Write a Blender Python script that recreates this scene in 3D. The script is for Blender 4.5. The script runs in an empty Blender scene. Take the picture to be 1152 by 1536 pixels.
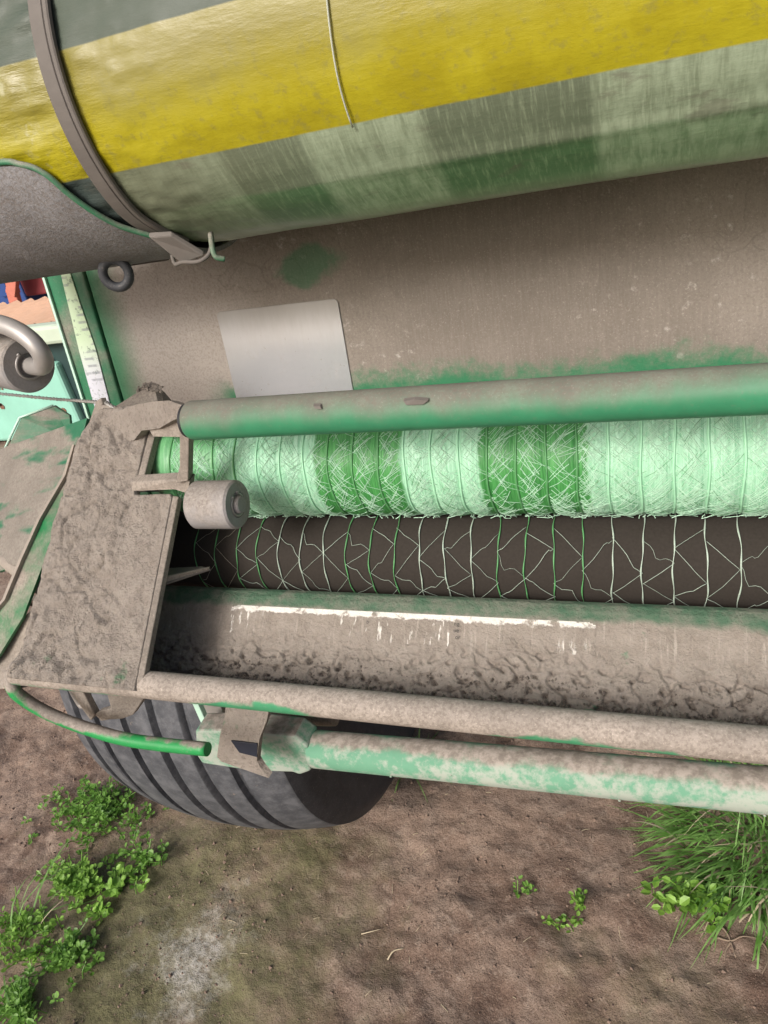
import bpy, bmesh, math, random
from mathutils import Vector, Matrix, noise

random.seed(7)
S = bpy.context.scene
COL = S.collection

# ------------------------------------------------------------------ camera
cam_d = bpy.data.cameras.new("camera")
cam_d.sensor_fit = 'VERTICAL'
cam_d.sensor_height = 36.0
cam_d.lens = 26.0
cam_d.clip_start = 0.02
cam_d.clip_end = 500
cam = bpy.data.objects.new("camera", cam_d)
COL.objects.link(cam)
cam.matrix_world = Matrix(((0.93502, 0.00224, 0.35472, 0.0),
                           (0.29847, 0.53515, -0.79026, 0.0),
                           (-0.19158, 0.84475, 0.49970, 1.4),
                           (0, 0, 0, 1)))
S.camera = cam

# ------------------------------------------------------------------ world, sun, exposure
SUN_EL, SUN_AZ = math.radians(35), math.radians(199)      # azimuth from +Y, clockwise: behind the camera, to its left
world = bpy.data.worlds.new("World")
S.world = world
world.use_nodes = True
wn = world.node_tree
wn.nodes.clear()
sky = wn.nodes.new('ShaderNodeTexSky')
sky.sky_type = 'NISHITA'
sky.sun_disc = False
sky.sun_elevation = SUN_EL
sky.sun_rotation = SUN_AZ
sky.air_density = 0.8
sky.dust_density = 6.0
sky.ozone_density = 0.6
bg = wn.nodes.new('ShaderNodeBackground')
bg.inputs[1].default_value = 0.12
wo = wn.nodes.new('ShaderNodeOutputWorld')
wn.links.new(sky.outputs[0], bg.inputs[0])
wn.links.new(bg.outputs[0], wo.inputs[0])

sun_d = bpy.data.lights.new("sun", 'SUN')
sun_d.energy = 2.5
sun_d.angle = math.radians(22)
sun_d.color = (1.0, 0.975, 0.945)
sun = bpy.data.objects.new("sun", sun_d)
COL.objects.link(sun)
sdir = Vector((math.sin(SUN_AZ) * math.cos(SUN_EL), math.cos(SUN_AZ) * math.cos(SUN_EL), math.sin(SUN_EL)))
sun.rotation_euler = sdir.to_track_quat('Z', 'Y').to_euler()
sun.location = (0, -3, 6)

S.view_settings.view_transform = 'Standard'
S.view_settings.look = 'None'
S.view_settings.exposure = 0.24
S.view_settings.gamma = 1.0

# ------------------------------------------------------------------ node helpers
class N:
    def __init__(s, name):
        s.m = bpy.data.materials.new(name)
        s.m.use_nodes = True
        s.t = s.m.node_tree
        s.t.nodes.clear()
        s.out = s.t.nodes.new('ShaderNodeOutputMaterial')
        s.b = s.t.nodes.new('ShaderNodeBsdfPrincipled')
        s.t.links.new(s.b.outputs[0], s.out.inputs[0])
        s.tc = s.t.nodes.new('ShaderNodeTexCoord')
        s.pos = s.tc.outputs['Object']
        s._xyz = None
    def put(s, sock, v):
        if isinstance(v, bpy.types.NodeSocket):
            s.t.links.new(v, sock)
        elif isinstance(v, (tuple, list)) and len(v) == 3 and sock.type == 'RGBA':
            sock.default_value = (*v, 1)
        else:
            sock.default_value = v
    def new(s, ty, ins=None, **props):
        n = s.t.nodes.new(ty)
        for k, v in props.items():
            setattr(n, k, v)
        for k, v in (ins or {}).items():
            s.put(n.inputs[k], v)
        return n
    def set(s, **kw):
        names = dict(color='Base Color', rough='Roughness', metal='Metallic', coat='Coat Weight', coatr='Coat Roughness',
                     spec='Specular IOR Level', normal='Normal', alpha='Alpha', sss='Subsurface Weight', trans='Transmission Weight',
                     sheen='Sheen Weight')
        for k, v in kw.items():
            s.put(s.b.inputs[names[k]], v)
        return s
    def xyz(s):
        if s._xyz is None:
            s._xyz = s.new('ShaderNodeSeparateXYZ', {0: s.pos}).outputs
        return s._xyz
    def scaled(s, sc, vec=None):
        return s.new('ShaderNodeMapping', {'Vector': vec or s.pos, 'Scale': sc}).outputs[0]
    def noise(s, scale, detail=5, rough=.6, vec=None, dist=0.0):
        return s.new('ShaderNodeTexNoise', {'Vector': vec or s.pos, 'Scale': scale, 'Detail': detail, 'Roughness': rough, 'Distortion': dist}).outputs[0]
    def voro(s, scale, feature='F1', vec=None):
        return s.new('ShaderNodeTexVoronoi', {'Vector': vec or s.pos, 'Scale': scale}, feature=feature).outputs[0]
    def math(s, op, a, b=0.0, clamp=False):
        return s.new('ShaderNodeMath', {0: a, 1: b}, operation=op, use_clamp=clamp).outputs[0]
    def add(s, a, b): return s.math('ADD', a, b)
    def mul(s, a, b): return s.math('MULTIPLY', a, b)
    def step(s, v, lo, hi, a=0.0, b=1.0):
        return s.new('ShaderNodeMapRange', {0: v, 1: lo, 2: hi, 3: a, 4: b}, interpolation_type='SMOOTHSTEP').outputs[0]
    def mix(s, f, a, b):
        n = s.new('ShaderNodeMix', data_type='RGBA')
        s.put(n.inputs[0], f); s.put(n.inputs[6], a); s.put(n.inputs[7], b)
        return n.outputs[2]
    def nz(s):
        g = s.new('ShaderNodeNewGeometry')
        return s.new('ShaderNodeSeparateXYZ', {0: g.outputs['Normal']}).outputs[2]
    def bump(s, h, strength=.3, dist=.002, nrm=None):
        n = s.new('ShaderNodeBump', {'Height': h, 'Strength': strength, 'Distance': dist})
        if nrm: s.t.links.new(nrm, n.inputs['Normal'])
        return n.outputs[0]
    def band(s, v, lo, hi, soft):
        return s.mul(s.step(v, lo - soft, lo + soft), s.step(v, hi - soft, hi + soft, 1.0, 0.0))

GREEN = (0.022, 0.17, 0.072)
MINT = (0.20, 0.50, 0.33)
DUST = (0.265, 0.233, 0.200)
DUST_D = (0.15, 0.125, 0.105)

def simple(name, col, rough=.6, metal=0.0, var=.25, scale=30, **kw):
    n = N(name)
    c = n.mix(n.noise(scale, 6), tuple(v * (1 - var) for v in col), tuple(min(1, v * (1 + var)) for v in col))
    n.set(color=c, rough=rough, metal=metal, **kw)
    return n.m

def dusty(name, paint=GREEN, dust=DUST, amt=.7, scale=14, up=.35, soft=.10, rough=.8, bumps=.35, grit=340, extra=None, streak=None):
    """painted steel under dried field dust"""
    n = N(name)
    big = n.noise(scale, 7, .62)
    v = n.add(big, n.mul(n.nz(), up))
    if streak:
        v = n.add(v, n.mul(n.add(n.noise(20, 4, .5, n.scaled(streak)), -.5), .7))
    if extra:
        v = n.add(v, extra(n))
    mask = n.step(v, 1.0 - amt - soft, 1.0 - amt + soft)
    fine = n.noise(grit, 4, .7)
    mott = n.noise(26, 6, .65)
    dcol = n.mix(n.step(mott, .3, .72), tuple(c * .78 for c in dust), tuple(c * 1.16 for c in dust))
    dcol = n.mix(n.step(fine, .32, .62), n.mix(.7, dcol, DUST_D), dcol)
    dcol = n.mix(n.step(n.noise(520, 3, .7), .56, .72, 0, .45), dcol, tuple(min(1, c * 1.7) for c in dust))
    pcol = n.mix(n.noise(60, 5), tuple(c * .75 for c in paint), tuple(c * 1.25 for c in paint))
    pcol = n.mix(n.step(fine, .56, .75, 0, .4), pcol, dust)
    n.set(color=n.mix(mask, pcol, dcol), rough=n.math('ADD', n.mul(mask, rough - .45), .45), spec=.35)
    h = n.add(n.mul(fine, n.add(n.mul(mask, .8), .2)), n.mul(mask, .5))
    n.set(normal=n.bump(h, bumps, .0012))
    return n.m

# --- tailgate sheet: dust film with bare paint along the foot, the left margin and a rubbed patch
def m_panel():
    n = N("dusty_sheet")
    x, y, z = n.xyz()
    nb = n.noise(9, 6, .6)
    ns = n.noise(3.5, 3, .5)
    fn = n.add(n.mul(n.add(nb, -.5), .05), n.mul(n.add(n.noise(55, 6, .75), -.5), .055))
    foot = n.mul(n.step(n.add(z, fn), 1.060, 1.092, .95, 0), n.step(n.add(x, n.mul(n.add(nb, -.5), .06)), -.60, -.545))
    left = n.step(n.add(x, n.mul(n.add(nb, -.5), .04)), -.735, -.675, .9, 0)
    dx = n.add(x, .405); dz = n.add(z, -1.222)
    r = n.math('SQRT', n.add(n.mul(dx, dx), n.mul(n.mul(dz, dz), 3.2)))
    rub = n.step(n.add(r, n.mul(n.add(n.noise(30, 5, .6), -.5), .075)), .03, .05, .55, 0)
    spots = n.step(n.noise(13, 3, .5), .73, .78, 0, .5)
    g = n.math('MAXIMUM', n.math('MAXIMUM', foot, left), n.math('MAXIMUM', rub, spots))
    fine = n.noise(330, 4, .7)
    d = n.mix(n.step(n.add(n.mul(ns, .6), n.mul(nb, .4)), .35, .65), (.180, .155, .130), (.262, .228, .195))
    d = n.mix(n.step(x, -.62, -.40, .85, 0.0), d, (.50, .45, .405))  # brighter light on the left side painted in as a paler tone
    # caked arcs and pale scratches
    cr = n.voro(24, 'DISTANCE_TO_EDGE', n.new('ShaderNodeVectorMath', {0: n.pos, 1: n.new('ShaderNodeVectorMath', {0: n.new('ShaderNodeTexNoise', {'Vector': n.pos, 'Scale': 12.0}).outputs[1], 3: .16}, operation='SCALE').outputs[0]}, operation='ADD').outputs[0])
    crack = n.mul(n.step(cr, .012, .035, 1, 0), n.mul(n.step(n.noise(6, 3), .5, .62), n.step(z, 1.155, 1.19)))
    d = n.mix(n.mul(crack, .22), d, (.12, .10, .083))
    pale = n.mul(n.step(n.noise(70, 6, .72), .57, .70), n.step(n.noise(7, 3), .46, .60))
    d = n.mix(n.mul(pale, .5), d, (.62, .58, .53))
    ver = n.noise(60, 3, .6, n.scaled((6, 1, .5)))
    d = n.mix(n.step(ver, .4, .7, .0, .12), d, (.42, .37, .33))
    d = n.mix(n.step(fine, .36, .56, .32, 0), d, DUST_D)
    d = n.mix(n.step(n.noise(520, 3, .75), .56, .70, 0, .4), d, (.48, .43, .385))
    pc = n.mix(n.noise(40, 4), (.016, .15, .062), (.03, .21, .095))
    n.set(color=n.mix(g, d, pc), rough=.72, spec=.35)
    leather = n.voro(190, 'DISTANCE_TO_EDGE')
    cake = n.step(n.noise(34, 5, .62), .46, .54)
    h = n.add(n.add(n.mul(n.step(leather, 0, .12), .35), n.mul(fine, .6)), n.add(n.mul(crack, -1.2), n.mul(n.mul(cake, n.step(z, 1.16, 1.20)), 1.3)))
    n.set(normal=n.bump(n.add(h, n.mul(nb, 2.0)), .35, .0014))
    return n.m

def m_plate():
    n = N("bare_plate")
    x, y, z = n.xyz()
    nn = n.noise(35, 6, .65)
    top = n.step(n.add(z, n.mul(n.add(n.noise(50, 5, .6, n.scaled((3, 1, .6))), -.5), .022)), 1.105, 1.185)
    dirt = n.math('MAXIMUM', n.mul(top, .8), n.step(nn, .5, .8, .05, .5))
    dirt = n.math('MAXIMUM', dirt, n.mul(n.step(n.noise(150, 4, .7), .66, .70), .8))
    c = n.mix(dirt, (.66, .67, .70), (.30, .275, .242))
    n.set(color=c, metal=n.step(dirt, 0, 1, .6, .05), rough=n.step(dirt, 0, 1, .30, .65),
          normal=n.bump(n.noise(420, 3), .12, .0006))
    return n.m

def m_mud():
    n = N("caked_mud")
    fine = n.noise(480, 4, .75)
    mid = n.noise(48, 7, .70)
    grit = n.noise(230, 5, .72)
    c = n.mix(n.step(mid, .3, .7), (.315, .276, .240), (.400, .355, .312))
    c = n.mix(n.step(grit, .50, .66, 0, .48), c, (.155, .129, .108))
    c = n.mix(n.step(fine, .54, .70, 0, .55), c, (.42, .375, .33))
    g = n.mul(n.step(n.noise(17, 4, .55), .645, .70), n.step(n.noise(70, 3), .42, .55))
    c = n.mix(n.mul(g, .7), c, (.05, .21, .10))
    n.set(color=c, rough=.95, spec=.12, normal=n.bump(n.add(n.mul(fine, .8), n.add(mid, grit)), 1.0, .0042))
    return n.m

def m_gutter(decal=False):
    n = N("worn_white_decal" if decal else "gutter_paint_and_mud")
    x, y, z = n.xyz()
    nb = n.noise(40, 6, .65)
    lip = n.step(n.add(z, n.mul(n.add(n.noise(30, 6, .7), -.5), .010)), .9650, .9695)
    mid = n.noise(55, 7, .68)
    streak = n.noise(60, 4, .6, n.scaled((5, .5, .5)))
    c = n.mix(n.step(mid, .3, .7), (.255, .220, .188), (.335, .293, .254))
    c = n.mix(n.mul(n.step(streak, .55, .72), n.step(z, .94, .955)), c, (.40, .355, .31))
    c = n.mix(n.mul(n.step(n.noise(190, 4, .7), .54, .68), n.step(z, .950, .925, .12, .75)), c, (.085, .068, .057))  # grit darkens downwards: moist dirt, with the gutter's shade painted in
    c = n.mix(n.step(n.noise(480, 4, .75), .54, .70, 0, .5), c, (.42, .375, .33))
    gp = n.mul(n.step(n.noise(22, 4, .6), .66, .70), .6)
    pc = n.mix(n.noise(70, 5, .6), (.022, .115, .06), (.085, .155, .10))
    pc = n.mix(n.step(n.noise(45, 6, .7), .38, .66, .15, .75), pc, (.21, .205, .17))
    c = n.mix(lip, n.mix(gp, c, (.07, .24, .13)), pc)
    if decal:
        st = n.noise(70, 5, .65, n.scaled((4, .6, .6)))
        edge = n.mul(n.step(n.add(z, n.mul(n.add(n.noise(90, 5, .7), -.5), .007)), .9640, .9652), n.step(n.noise(60, 4, .6), .36, .46))
        sp = n.mul(n.step(st, .58, .64), n.step(n.noise(14, 3), .46, .58))
        w = n.math('MAXIMUM', edge, n.mul(sp, n.step(z, .944, .952)))
        c = n.mix(w, c, (.78, .75, .70))
    fine = n.noise(420, 4, .7)
    n.set(color=c, rough=.9, spec=.2, normal=n.bump(n.add(n.mul(fine, .7), n.add(mid, n.noise(150, 5, .7))), .9, .0034))
    return n.m

def m_film():
    """plastic wrapper of the spare roll: printed bands by angle round the roll"""
    n = N("wrapper_film")
    x, y, z = n.xyz()
    nb = n.noise(5, 5, .6)
    zz = n.add(z, n.mul(n.add(n.noise(9, 3), -.5), .003))
    yel = n.band(zz, 1.3735, 1.4645, .0008)
    up = n.step(zz, 1.42, 1.421)
    d1 = n.noise(16, 6, .68)
    yc = n.mix(n.step(d1, .3, .7), (.285, .245, .008), (.375, .335, .008))
    dirtup = n.mul(n.step(n.add(zz, n.mul(n.add(d1, -.5), .08)), 1.395, 1.45), n.step(x, -.35, .1, 1.0, .45))
    yc = n.mix(n.mul(dirtup, .8), yc, (.165, .148, .042))
    yc = n.mix(n.step(n.noise(120, 4, .7), .50, .72, 0, .5), yc, (.19, .175, .05))
    wh = n.mul(n.step(n.noise(30, 5, .65, n.scaled((1, 1, 1))), .56, .7), n.step(x, -.50, -.44, 1, 0))
    yc = n.mix(n.mul(wh, .5), yc, (.55, .55, .38))  # whitish sheen of the crinkled film painted over the yellow's left end
    # printed olive band above
    top = n.mix(d1, (.040, .058, .042), (.068, .088, .064))
    # clear film over net below
    zone = n.math('MAXIMUM', n.band(x, -.165, -.045, .006), n.band(x, -.335, -.262, .006))
    thr = n.noise(70, 4, .6, n.scaled((1.6, .4, .4)))
    rot = lambda a: n.new('ShaderNodeMapping', {'Vector': n.pos, 'Rotation': (0, a, 0), 'Scale': (6, 1, .35)}).outputs[0]
    thr2 = n.math('MAXIMUM', n.noise(60, 3, .6, rot(.75)), n.noise(60, 3, .6, rot(-.75)))
    thr = n.math('MAXIMUM', thr, n.mul(thr2, .9))
    low = n.step(n.add(zz, n.mul(n.add(nb, -.5), .01)), 1.331, 1.336, 1, 0)
    light = n.mix(n.step(thr, .35, .7), (.20, .245, .16), (.33, .40, .28))
    light = n.mix(n.mul(low, .6), light, n.mix(n.step(thr, .35, .7), (.17, .30, .15), (.36, .50, .31)))
    dark = n.mix(n.step(thr2, .5, .78), (.135, .165, .108), (.25, .30, .20))
    dark = n.mix(n.mul(low, .75), dark, n.mix(n.step(thr2, .5, .78), (.075, .19, .075), (.20, .34, .17)))
    clear = n.mix(zone, light, dark)
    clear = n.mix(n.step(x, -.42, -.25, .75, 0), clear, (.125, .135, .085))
    clear = n.mix(n.step(zz, 1.288, 1.312, .8, 0), clear, (.34, .36, .25))
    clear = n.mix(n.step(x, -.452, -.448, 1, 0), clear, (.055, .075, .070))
    grime = n.mul(n.step(n.noise(26, 6, .65, n.scaled((.6, 1, 1.6))), .58, .68), .5)
    clear = n.mix(grime, clear, (.13, .12, .09))
    c = n.mix(yel, n.mix(up, clear, top), yc)
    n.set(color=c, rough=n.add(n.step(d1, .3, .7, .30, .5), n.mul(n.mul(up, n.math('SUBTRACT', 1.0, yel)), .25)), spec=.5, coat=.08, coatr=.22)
    wr = n.noise(14, 6, .65, n.scaled((.7, 1, 2.6)))
    fan = n.mul(n.noise(40, 5, .65, n.new('ShaderNodeMapping', {'Vector': n.pos, 'Rotation': (0, -.6, 0), 'Scale': (.35, 1, 2.4)}).outputs[0]), n.step(x, -.46, -.40, 2.4, .15))
    wr = n.add(wr, fan)
    n.set(normal=n.bump(n.add(n.mul(wr, 1.0), n.mul(n.noise(60, 4, .6), .2)), .20, .006))
    return n.m

def m_net():
    n = N("wound_net")
    x, y, z = n.xyz()
    w = n.mul(n.add(n.noise(60, 3), -.5), .010)
    xx = n.add(x, w)
    dk = n.math('MAXIMUM', n.math('MAXIMUM', n.band(xx, -.308, -.222, .002), n.band(xx, -.150, -.058, .002)), n.mul(n.step(n.add(x, n.mul(n.add(n.noise(40, 4, .6), -.5), .05)), -.425, -.375, 1, 0), .75))
    th = n.noise(260, 3, .6, n.scaled((3.0, .12, .12)))
    th2 = n.noise(120, 4, .7, n.scaled((1.3, .8, .8)))
    lc = n.mix(n.step(th, .35, .68), (.21, .47, .29), (.38, .65, .47))
    lc = n.mix(n.step(th2, .5, .72, 0, .6), lc, (.45, .71, .54))
    dc = n.mix(n.step(th, .35, .7), (.030, .18, .040), (.080, .33, .090))
    n.set(color=n.mix(dk, lc, dc), rough=.42, spec=.5, normal=n.bump(n.add(th, th2), .6, .0012))
    return n.m

def m_tyre():
    n = N("tyre_rubber")
    d = n.noise(40, 6, .65)
    sp = n.step(n.noise(90, 4, .6), .66, .74)
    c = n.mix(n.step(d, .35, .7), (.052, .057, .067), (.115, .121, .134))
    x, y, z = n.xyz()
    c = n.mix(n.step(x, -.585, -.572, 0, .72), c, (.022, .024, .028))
    c = n.mix(n.mul(sp, .5), c, (.26, .21, .17))
    c = n.mix(n.step(n.noise(300, 4, .75), .55, .7, 0, .3), c, (.27, .25, .23))
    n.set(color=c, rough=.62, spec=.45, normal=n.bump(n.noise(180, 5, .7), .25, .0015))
    return n.m

def m_soil():
    n = N("soil")
    x, y, z = n.xyz()
    a = n.noise(2.6, 6, .60); b = n.noise(11, 6, .62, None, .6); f = n.noise(75, 5, .62)
    c = n.mix(n.step(a, .38, .60), (.130, .085, .065), (.250, .180, .140))
    c = n.mix(n.step(b, .35, .72, 0, .75), c, (.33, .255, .205))
    c = n.mix(n.step(f, .52, .70, 0, .65), c, (.095, .064, .050))
    c = n.mix(n.step(n.noise(38, 6, .7), .52, .66, 0, .55), c, (.37, .295, .24))
    gr = n.noise(330, 4, .75)
    c = n.mix(n.step(gr, .34, .50, .6, 0), c, (.060, .042, .034))
    c = n.mix(n.step(gr, .55, .68, 0, .55), c, (.40, .32, .265))
    # moss film
    dx = n.add(x, .93); dy = n.add(y, -.60)
    r = n.math('SQRT', n.add(n.mul(dx, dx), n.mul(dy, dy)))
    ms = n.step(n.add(r, n.mul(n.add(n.noise(5, 7, .65), -.5), 1.1)), .10, .50, .85, 0)
    dx2 = n.add(x, .02); dy2 = n.add(y, -.6)
    r2 = n.math('SQRT', n.add(n.mul(dx2, dx2), n.mul(dy2, dy2)))
    ms2 = n.step(n.add(r2, n.mul(n.add(n.noise(6, 6, .65), -.5), .7)), .02, .22, .35, 0)
    moss = n.mix(n.step(f, .35, .7), (.075, .085, .035), (.165, .160, .085))
    c = n.mix(n.mul(n.math('MAXIMUM', ms, ms2), n.step(f, .25, .55, .55, 1)), c, moss)
    # pale salt crust
    dx3 = n.add(x, .885); dy3 = n.add(y, -.57)
    r3 = n.math('SQRT', n.add(n.mul(n.mul(dx3, dx3), 1.6), n.mul(dy3, dy3)))
    sc = n.step(n.add(r3, n.mul(n.add(n.noise(9, 8, .75), -.5), .62)), .0, .16, .75, 0)
    c = n.mix(n.mul(sc, n.step(f, .35, .6, .3, 1)), c, (.46, .44, .41))
    sp = n.step(n.noise(260, 3, .6), .70, .75)
    c = n.mix(n.mul(sp, .5), c, (.48, .43, .38))
    n.set(color=c, rough=.95, spec=.15, normal=n.bump(n.add(n.add(n.mul(b, .6), n.mul(f, .5)), n.mul(gr, .25)), .9, .010))
    return n.m

def m_leaf(name, c0, c1, rough=.45):
    n = N(name)
    oi = n.noise(38, 3, .6)
    n.set(color=n.mix(n.step(oi, .3, .7), c0, c1), rough=rough, spec=.4)
    tr = n.new('ShaderNodeBsdfTranslucent', {0: tuple(min(1, v * 1.4) for v in c1)})
    mx = n.new('ShaderNodeMixShader', {0: .28})
    n.t.links.new(n.b.outputs[0], mx.inputs[1]); n.t.links.new(tr.outputs[0], mx.inputs[2])
    n.t.links.new(mx.outputs[0], n.out.inputs[0])
    return n.m

def m_strip():
    n = N("worn_reflective_strip")
    x, y, z = n.xyz()
    w = n.step(n.noise(45, 6, .7), .35, .55)
    t = n.step(z, 1.10, 1.17)
    c = n.mix(t, (.62, .64, .72), (.52, .66, .46))
    tick = n.mul(n.step(n.math('SINE', n.mul(z, 620.0)), .3, .7), n.step(n.noise(30, 3), .5, .6))
    c = n.mix(n.mul(tick, .6), c, (.18, .2, .24))
    c = n.mix(n.mul(n.step(n.noise(130, 5, .7), .55, .66), .7), c, (.10, .16, .12))
    n.set(color=c, rough=.45, metal=.1)
    return n.m

def m_bar(name, pale, top):
    n = N(name)
    a = n.noise(24, 7, .68, n.scaled((.8, 1, 1))); b = n.noise(110, 5, .7)
    c = n.mix(n.noise(40, 4), (.055, .23, .135), (.115, .32, .205))
    c = n.mix(n.step(n.add(n.mul(a, .6), n.mul(b, .4)), .47 - pale, .60 - pale, .12, .85), c, (.36, .38, .34))
    d = n.mix(n.step(b, .35, .65), (.20, .175, .152), (.36, .32, .285))
    m = n.step(n.add(n.mul(n.nz(), 1.0), n.mul(n.add(a, -.5), .9)), top - .12, top + .12)
    n.set(color=n.mix(m, c, d), rough=.7, spec=.35, normal=n.bump(n.add(n.noise(340, 4, .7), b), .35, .0014))
    return n.m

MAT = {}
def mat(k):
    return MAT[k]
MAT.update(
    panel=m_panel(), plate=m_plate(), mud=m_mud(), gutter=m_gutter(), decal=m_gutter(True), film=m_film(), net=m_net(), tyre=m_tyre(),
    soil=m_soil(), strip=m_strip(),
    tube_green=dusty("green_tube", paint=(.035, .20, .10), dust=(.15, .16, .13), amt=.20, scale=7, up=.62, soft=.40, streak=(2.2, .4, .4), bumps=.2,
                     extra=lambda n: n.step(n.xyz()[0], -.40, -.20, .10, -.02)),
    tube_tan=dusty("dusty_tube", paint=(.05, .24, .12), dust=(.315, .278, .242), amt=.655, scale=11, up=.22, soft=.05, bumps=.25, streak=(.5, 1, 1)),
    bar=m_bar("mint_bar", .03, .80),
    block=m_bar("mint_block", .05, .93),
    arm=dusty("dusty_steel", amt=.92, scale=18, up=.2, soft=.06),
    wing=dusty("smeared_sheet", paint=(.025, .13, .065), dust=(.215, .195, .168), amt=.43, scale=3, up=.10, soft=.07, streak=(.22, 2.4, 2.4)),
    flange=dusty("smeared_flange", paint=(.02, .15, .055), amt=.335, scale=9, up=.2, soft=.10),
    edge=dusty("green_edge", paint=(.03, .17, .085), dust=(.26, .25, .21), amt=.44, scale=12, up=.1, soft=.16),
    cradle=dusty("dusty_cradle", paint=(.035, .15, .085), dust=(.235, .235, .245), amt=.80, scale=9, up=.0, soft=.10, grit=300, bumps=.9),
    lever=dusty("lever_paint", paint=(.018, .24, .065), dust=(.27, .24, .21), amt=.20, scale=16, up=.30, soft=.06, rough=.7,
                extra=lambda n: n.step(n.xyz()[0], -.60, -.52, .30, 0.0)),
    rubber=simple("strap_rubber", (.125, .112, .100), .75, scale=60),
    feed=simple("feed_roller_rubber", (.034, .029, .025), .9, var=.35, scale=420, spec=.15),
    dark=simple("dark_interior", (.012, .013, .016), .7),
    cap=simple("blue_black_cap", (.012, .016, .028), .45),
    steel=simple("dusty_bright_steel", (.36, .345, .33), .42, .35, scale=40),
    nylon=dusty("dusty_roller", paint=(.26, .255, .26), dust=(.29, .262, .235), amt=.52, scale=20, up=.15, soft=.18, bumps=.25),
    cable=simple("steel_cable", (.30, .29, .27), .45, .5),
    dusted=simple("dust_only", (.27, .235, .20), .9, var=.3, scale=120),
    strand_pale=simple("strand_pale", (.36, .44, .37), .35, var=.35, scale=160),
    strand_green=simple("strand_green", (.085, .27, .10), .5, var=.4, scale=160),
    hoop=simple("hoop_pale", (.33, .64, .42), .4, var=.2, scale=120),
    thread=simple("thread_pale", (.48, .73, .56), .34, var=.2, scale=90),
    thread_dust=simple("thread_dusty", (.34, .31, .25), .6, var=.25, scale=90),
    white_green=simple("pale_paint", (.45, .66, .55), .6),
    twine=simple("twine_grey", (.42, .44, .36), .7),
    pink=simple("faded_red_steel", (.52, .17, .12), .7), red=simple("dark_red_sheet", (.20, .028, .035), .6, scale=6),
    blue=simple("blue_sheet", (.02, .06, .22), .5), orange=simple("orange_lit_sheet", (.68, .44, .30), .7, scale=4),  # orange: sunlight on the corrugated sheet put into its colour
    teal=simple("teal_paint", (.26, .55, .45), .6, scale=5), darkteal=simple("dark_teal", (.015, .045, .045), .6),
    cream=simple("pale_teal", (.50, .60, .48), .7, scale=4), rust=simple("rust", (.18, .09, .06), .9),
    timber=simple("weathered_timber", (.33, .25, .20), .9),
    leaf=m_leaf("weed_leaf", (.09, .20, .025), (.25, .44, .08)),
    leaf2=m_leaf("weed_leaf_dark", (.065, .165, .022), (.19, .36, .07)),
    grass=m_leaf("grass_blade", (.075, .19, .030), (.24, .42, .13)),
    straw=simple("dry_straw", (.42, .36, .25), .8), root=simple("dry_root", (.20, .15, .11), .9),
    crumb=simple("soil_crumb", (.19, .135, .105), .95, var=.45, scale=25),
    mudcrumb=simple("mud_crumb", (.15, .126, .106), .95, var=.45, scale=70),  # dark for moist dirt and for the shade at the gutter's bottom
    ink=simple("print_ink", (.03, .03, .03), .7),
    body=dusty("body_paint", amt=.6, scale=5),
)

# ------------------------------------------------------------------ mesh helpers
def obj(name, verts, faces, m, parent=None, smooth=False):
    me = bpy.data.meshes.new(name)
    me.from_pydata([tuple(v) for v in verts], [], faces)
    me.materials.append(mat(m) if isinstance(m, str) else m)
    me.update()
    if smooth:
        me.polygons.foreach_set('use_smooth', [True] * len(me.polygons))
    o = bpy.data.objects.new(name, me)
    COL.objects.link(o)
    if parent is not None:
        o.parent = parent
        o.matrix_parent_inverse = Matrix.Translation(-parent.location) if parent.type == 'EMPTY' else Matrix.Identity(4)
    return o

def bm_obj(name, bm, m, parent=None, smooth=False):
    bmesh.ops.recalc_face_normals(bm, faces=bm.faces)
    me = bpy.data.meshes.new(name)
    bm.to_mesh(me); bm.free()
    me.materials.append(mat(m) if isinstance(m, str) else m)
    if smooth:
        me.polygons.foreach_set('use_smooth', [True] * len(me.polygons))
    o = bpy.data.objects.new(name, me)
    COL.objects.link(o)
    if parent is not None:
        o.parent = parent
        o.matrix_parent_inverse = Matrix.Translation(-parent.location) if parent.type == 'EMPTY' else Matrix.Identity(4)
    return o

def empty(name, loc, label, cat, group=None):
    o = bpy.data.objects.new(name, None)
    COL.objects.link(o)
    o.location = loc
    o.empty_display_size = .05
    tag(o, label, cat, group)
    return o

def tag(o, label, cat, group=None):
    o['label'] = label; o['category'] = cat
    if group: o['group'] = group
    return o

def V(*a): return Vector(a)

def slab(name, pts, thick, m, parent=None, bevel=.0015, segs=2):
    """flat outline given depth"""
    bm = bmesh.new()
    t = Vector(thick)
    f = bm.faces.new([bm.verts.new(p) for p in pts])
    r = bmesh.ops.extrude_face_region(bm, geom=[f])
    bmesh.ops.translate(bm, verts=[g for g in r['geom'] if isinstance(g, bmesh.types.BMVert)], vec=t)
    if bevel:
        bmesh.ops.bevel(bm, geom=list(bm.edges), offset=bevel, segments=segs, affect='EDGES', profile=.5, clamp_overlap=True)
    return bm_obj(name, bm, m, parent)

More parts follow.
